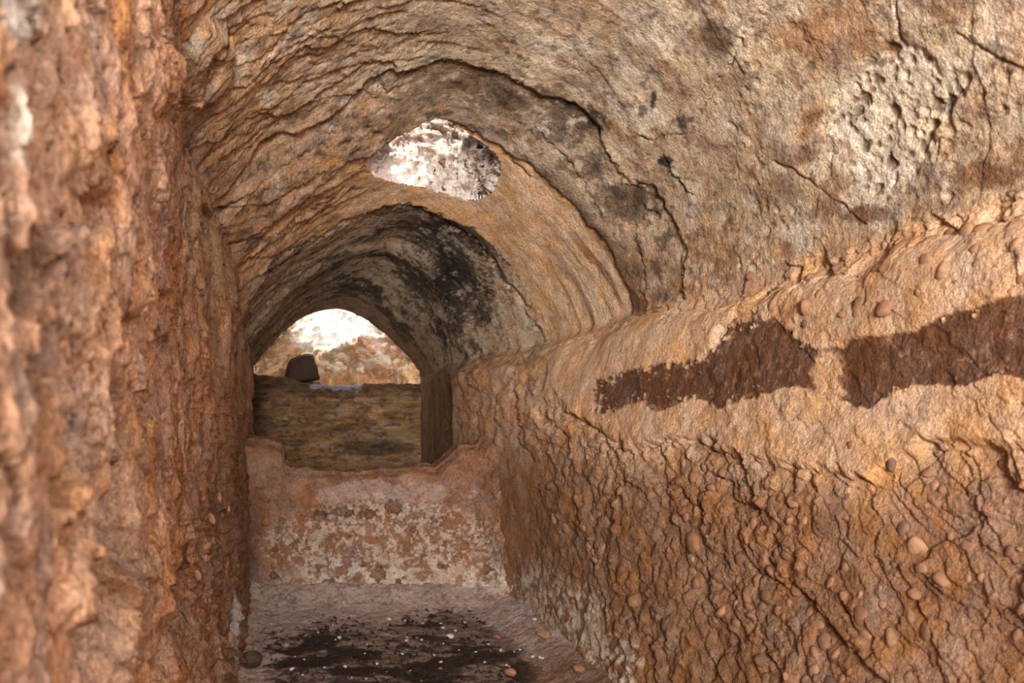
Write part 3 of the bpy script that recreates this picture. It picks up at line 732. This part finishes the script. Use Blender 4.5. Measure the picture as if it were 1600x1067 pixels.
for t in np.linspace(0, 1, NH):
    r = cx0 + (ring0 - cx0) * (1 + .10 * t + .35 * t * t)
    r = r.copy(); r[:, 2] = ring0[:, 2] + 1.5 * t
    # far side leans back as it rises
    r[:, 1] += .10 * t
    sh.append(r)
SHP = np.array(sh); SHP = np.concatenate([SHP, SHP[:, :1]], 1)
sn = normals(SHP); inward = (cx0[None, None] - SHP); inward[..., 2] = 0
sn *= np.sign((sn * inward).sum(-1).mean())
sX, sY, sZ = SHP[..., 0], SHP[..., 1], SHP[..., 2]
s1 = fbm(sX * 4, sY * 4, sZ * 4, 4, .55, off=7.); s2 = fbm(sX * 13, sY * 13, sZ * 13, 4, .6, off=17.); s3 = fbm(sX * 32, sY * 32, sZ * 32, 3, .6, off=27.)
aa = np.arctan2(sY - cx0[1], sX - cx0[0]) * .55
sf1, _, sr1 = flakes(aa, sZ, .26, .17, .4, (.3, -.9), .6, 66, .9); sf2, _, sr2 = flakes(aa, sZ, .09, .07, .3, (.3, -.9), .6, 69, .9)
env = ss(0, .06, np.linspace(0, 1, NH))[:, None]
SHP = SHP + sn * (env * (.09 * s1 + .06 * s2 + .016 * s3 + .06 * (sf1 - .6) + .018 * (sf2 - .5)))[..., None]
CS = mix(np.broadcast_to(lin(212, 196, 184), SHP.shape).astype(np.float32).copy(), lin(214, 176, 150), ss(.0, .5, s2) * .6)
CS = mix(CS, lin(140, 108, 86), ss(.15, .45, s2 * .6 + s3 * .6) * .7)
CS = mix(CS, lin(236, 206, 194), ss(.9, .5, sX) * .5)
shaft = link('ceiling_shaft', mesh_from('ceiling_shaft', SHP.reshape(-1, 3), grid_faces(NH, NA + 1), CS.reshape(-1, 3)), M_PIT)
tag(shaft, 'pale rough rock shaft opening through the vault to daylight', 'skylight', kind='structure')

# ================================================================== stones
def stone_mesh(name, seed, flat=.6, sub=2, rough=.18, mat=None, ang=.0, sharp=True):
    import bmesh
    bm = bmesh.new(); bmesh.ops.create_icosphere(bm, subdivisions=sub, radius=.5)
    r = np.random.default_rng(seed); co = np.array([v.co[:] for v in bm.verts])
    o = float(r.random() * 40)
    h = 1 + rough * fbm(co[:, 0] * 1.7 + o, co[:, 1] * 1.7 + o, co[:, 2] * 1.7, 3, off=o)
    co = co * h[:, None]
    for _ in range(3 + int(ang * 6)):      # a few chipped facets
        d = r.normal(size=3); d /= np.linalg.norm(d); lim = .36 + .1 * r.random()
        k = np.maximum(co @ d - lim, 0); co = co - k[:, None] * d[None] * .85
    co *= np.array([1, .72 + .25 * r.random(), flat])
    for v, c in zip(bm.verts, co): v.co = c
    for f in bm.faces: f.smooth = ang < .3 or not sharp
    me = bpy.data.meshes.new(name); bm.to_mesh(me); bm.free()
    if mat: me.materials.append(mat)
    return me

M_COB = [flat_material('cobble_tan', lin(156, 110, 74)), flat_material('cobble_pale', lin(166, 120, 84)), flat_material('cobble_dark', lin(128, 94, 70))]
M_COBL = flat_material('cobble_orange', lin(176, 124, 86))
M_PEB = flat_material('pebble_white', lin(222, 208, 194)); M_PEBB = flat_material('pebble_brown', lin(150, 104, 78)); M_DARKST = flat_material('stone_dark', lin(84, 62, 46))
M_RUB = flat_material('rubble_rock', lin(206, 172, 130)); M_RUBG = flat_material('rubble_grey', lin(190, 168, 138))
cob_me = [stone_mesh('cobble', 100 + k, .5, 2, .30, M_COB[(0, 0, 0, 1, 1, 2)[k % 6]], .9, False) for k in range(12)]
cobl_me = [stone_mesh('cobble', 150 + k, .5, 2, .30, M_COBL, .9, False) for k in range(6)]

def place(name, me, pos, nrm, size, parent=None, rot=None, tilt=.35):
    o = bpy.data.objects.new(name, me); COL.objects.link(o)
    n = (Vector(nrm) + Vector(RNG.normal(size=3) * tilt)).normalized()
    q = n.to_track_quat('Z', 'Y')
    o.rotation_euler = (q.to_matrix() @ Matrix.Rotation(rot if rot is not None else RNG.random() * 6.28, 3, 'Z')).to_euler()
    o.location = pos; o.scale = (size, size, size)
    if parent: o.parent = parent
    return o

zones = [([(870, 700), (1000, 690), (985, 800), (930, 890), (860, 800)], 45, (11, 24)),
         ([(1060, 720), (1180, 735), (1270, 800), (1180, 850), (1080, 800)], 34, (13, 30)),
         ([(1060, 860), (1130, 830), (1280, 950), (1330, 1067), (1200, 1067), (1100, 960)], 64, (14, 34)),
         ([(1290, 780), (1430, 760), (1600, 860), (1600, 1067), (1330, 1067), (1270, 920)], 56, (13, 36)),
         ([(1160, 430), (1600, 320), (1600, 450), (1480, 470), (1250, 510)], 32, (14, 36)),
         ([(1330, 690), (1600, 720), (1600, 850), (1400, 800)], 20, (12, 26)),
         ([(1020, 700), (1250, 740), (1330, 900), (1290, 960), (1050, 850)], 30, (12, 24))]
taken = []
for poly, cnt, (s0, s1_) in zones:
    xs_ = [p[0] for p in poly]; ys_ = [p[1] for p in poly]; k = 0; tries = 0
    while k < cnt and tries < cnt * 12:
        tries += 1
        x = RNG.uniform(min(xs_), max(xs_)); y = RNG.uniform(min(ys_), max(ys_))
        if sd_poly(np.array([x]), np.array([y]), poly)[0] < 0: continue
        s = s0 + (s1_ - s0) * RNG.random() ** 1.8
        if any((x - a) ** 2 + (y - b) ** 2 < (.42 * (s + c)) ** 2 for a, b, c in taken): continue
        taken.append((x, y, s)); k += 1
        i, j = surf_at(x, y, 0, SPLIT + 30)
        n = Nn[i, j]; size = s * YY[i] / F * 1.25
        place('cobble', cob_me[RNG.integers(12)], PD[i, j] - n * size * .15, n, size, wall_right)
# cobbles low on the left wall
for k in range(60):
    x = RNG.uniform(285, 352); y = RNG.uniform(720, 1060)
    d = (lx[20:] - x) ** 2 + (ly[20:] - y) ** 2; q = int(d.argmin()); i, j = divmod(q, NCL); i += 20
    s = RNG.uniform(12, 24) * YL[i] / F * 1.2
    place('cobble', cobl_me[RNG.integers(6)], PLD[i, j] - NL[i, j] * s * .18, NL[i, j], s, wall_left)
# stones set in the parapet face
for k in range(46):
    x = RNG.uniform(420, 780); y = RNG.uniform(780, 940)
    d = (qx[:NPF] - x) ** 2 + (qy[:NPF] - y) ** 2; i, j = divmod(int(d.argmin()), NPX)
    s = RNG.uniform(10, 24) * YP / F
    o = place('stone', cob_me[RNG.integers(12)], PQD[i, j] - NQ[i, j] * s * .2, NQ[i, j], s, parapet)
# rubble on the pit slope
rub_me = [stone_mesh('stone', 300 + k, .7, 2, .2, (M_RUB, M_RUBG)[k % 2], .8) for k in range(8)]
for k in range(44):
    x = RNG.uniform(455, 640); y = RNG.uniform(552, 598)
    d = (tx - x) ** 2 + (ty - y) ** 2; i, j = divmod(int(d.argmin()), NXP)
    s = RNG.uniform(10, 30) * 12.3 / F
    place('stone', rub_me[RNG.integers(8)], PTD[i, j] - NTn[i, j] * s * .22, NTn[i, j], s, pit)
# dark block on the end wall
def block_mesh(name, w_, d_, h_, seed, mat):
    import bmesh
    bm = bmesh.new(); bmesh.ops.create_cube(bm, size=1)
    bmesh.ops.subdivide_edges(bm, edges=bm.edges[:], cuts=6, use_grid_fill=True)
    co = np.array([v.co[:] for v in bm.verts])
    r = np.linalg.norm(co, axis=1, keepdims=True); co = co * .86 + co / r * .5 * .14
    sl = 1 - .30 * (co[:, 2] + .5) ** 1.6; co[:, 0] *= sl; co[:, 2] -= .35 * np.clip(.15 - co[:, 0], 0, 1) * (co[:, 2] + .5) + .25 * np.clip(co[:, 0] - .3, 0, 1) * (co[:, 2] + .5)
    co *= np.array([w_, d_, h_]); co += .022 * np.stack([fbm(co[:, 0] * 9 + k, co[:, 1] * 9, co[:, 2] * 9, 3, off=seed + k) for k in range(3)], -1) * 1.4
    for v, c in zip(bm.verts, co): v.co = c
    for f in bm.faces: f.smooth = True
    me = bpy.data.meshes.new(name); bm.to_mesh(me); bm.free(); me.materials.append(mat); return me
bo = bpy.data.objects.new('stone_block', block_mesh('stone_block', .42, .26, .34, 5, M_DARKST)); COL.objects.link(bo)
bo.location = ((471 - VX) / F * 11.6, 11.62, (VY - 594) / F * 11.8 + ZC + .155); bo.rotation_euler = (0, 0, .2)
tag(bo, 'dark upright stone block standing on top of the olive end wall', 'stone')

# loose stones on the floor
peb_me = [stone_mesh('pebble', 400 + k, .6, 2, .18, (M_PEB, M_PEB, M_PEBB)[k % 3], .1) for k in range(9)]
def at_floor(x, y):
    Y = ZC * F / (y - VY); X = (x - VX) / F * Y
    for _ in range(4):
        Y = (ZC - floor_z(X, Y)) * F / (y - VY); X = (x - VX) / F * Y
    return X, Y
def loose(name, me, x, y, s, label, group=None):
    X, Y = at_floor(x, y); size = s * Y / F
    o = bpy.data.objects.new(name, me); COL.objects.link(o)
    zmin = min(v.co.z for v in me.vertices)
    o.location = (X, Y, floor_z(X, Y) - zmin * size * .85); o.scale = (size,) * 3; o.rotation_euler = (0, 0, RNG.random() * 6.28)
    return tag(o, label, 'stone', group)
loose('stone', stone_mesh('stone', 501, .6, 3, .2, M_PEB, .2), 703, 997, 13, 'largest white pebble on the dark litter')
loose('stone', stone_mesh('stone', 502, .7, 3, .2, flat_material('stone_red', lin(176, 112, 78)), .6), 798, 1056, 19, 'reddish angular stone at the edge of the dark litter')
loose('stone', stone_mesh('stone', 503, .7, 3, .2, M_PEB, .3), 457, 1049, 10, 'small pale stone at the left end of the litter')
loose('stone', stone_mesh('stone', 504, .8, 3, .25, M_DARKST, .6), 392, 1040, 36, 'squat brown rock against the foot of the ribbed left wall')
loose('stone', stone_mesh('stone', 505, .7, 3, .2, M_PEB, .3), 530, 998, 8, 'white chip in a group near the cross wall')
loose('stone', stone_mesh('stone', 506, .6, 3, .2, M_PEBB, .6), 775, 998, 16, 'flat brown stone lying by the right rim of the litter')
loose('stone', stone_mesh('stone', 507, .6, 3, .2, M_COB[1], .6), 850, 1002, 26, 'tan angular stone at the foot of the whitened right wall')
loose('stone', stone_mesh('stone', 508, .6, 3, .2, M_COB[0], .6), 905, 1050, 22, 'tan rock half buried beside the right wall foot')
for k in range(70):
    x = RNG.uniform(440, 850); y = RNG.uniform(965, 1066)
    loose('pebble', peb_me[RNG.integers(9)], x, y, RNG.uniform(3, 7.5), 'tiny pale pebble among the floor litter', 'pebbles scattered over the floor litter')
# litter: thin dry stalks and flakes nobody could count
vv, ff = [], []
lr = np.random.default_rng(77); tries = 0
while len(ff) < 5200 and tries < 40000:
    tries += 1
    x = lr.uniform(400, 900); y = lr.uniform(955, 1110)
    m = sd_poly(np.array([x]), np.array([y]), lit_pts)[0]
    if m < -10 and lr.random() > .04: continue
    if m >= -10 and lr.random() > .75: continue
    X, Y = at_floor(x, y); z = floor_z(X, Y) + .004
    if X > 1.22 or Y > 7.3: continue
    a = lr.random() * 6.28; ln = .012 + .05 * lr.random() ** 2; wd = .0016 + .0035 * lr.random()
    if lr.random() < .3: ln *= .5; wd *= 3.0
    dx, dy = math.cos(a) * ln, math.sin(a) * ln; ox, oy = -math.sin(a) * wd, math.cos(a) * wd
    up = lr.uniform(.0, .012); b = len(vv)
    vv += [(X - dx - ox, Y - dy - oy, z), (X + dx - ox, Y + dy - oy, z + up), (X + dx + ox, Y + dy + oy, z + up), (X - dx + ox, Y - dy + oy, z), (X - dx * .1, Y - dy * .1, z + wd * 1.4 + up * .5)]
    ff += [(b, b + 1, b + 4), (b + 1, b + 2, b + 4), (b + 2, b + 3, b + 4), (b + 3, b, b + 4)]
lit = link('floor_litter', mesh_from('floor_litter', np.array(vv), np.array(ff), smooth=False), flat_material('dry_litter', lin(60, 46, 36), .5))
tag(lit, 'dark dry stalks and leaf crumbs strewn over the dusty floor', 'litter', kind='stuff')
# thin black root hanging in the vault crack
rp = []
for (x, y) in [(1030, 247), (1040, 260), (1052, 276), (1062, 291), (1073, 307)]:
    i, j = surf_at(x, y, SPLIT + 5, NC); rp.append(PD[i, j] + Nn[i, j] * .016)
rp = np.array(rp); t = np.linspace(0, 4, 25)
rc = np.stack([np.interp(t, range(5), rp[:, k]) for k in range(3)], -1); rc += .003 * RNG.normal(size=rc.shape)
vr, frr = [], []
for a, p in enumerate(rc):
    rad = .0045 * (1 - .6 * a / 24)
    for b in range(6):
        vr.append(p + np.array([math.cos(b * 1.047) * rad, math.sin(b * 1.047) * rad, 0]))
for a in range(24):
    for b in range(6):
        frr.append((a * 6 + b, a * 6 + (b + 1) % 6, a * 6 + 6 + (b + 1) % 6, a * 6 + 6 + b))
root = link('root', mesh_from('root', np.array(vr), np.array(frr)), flat_material('root_black', lin(34, 26, 22)))
tag(root, 'thin black root hanging across the tan vault', 'root')
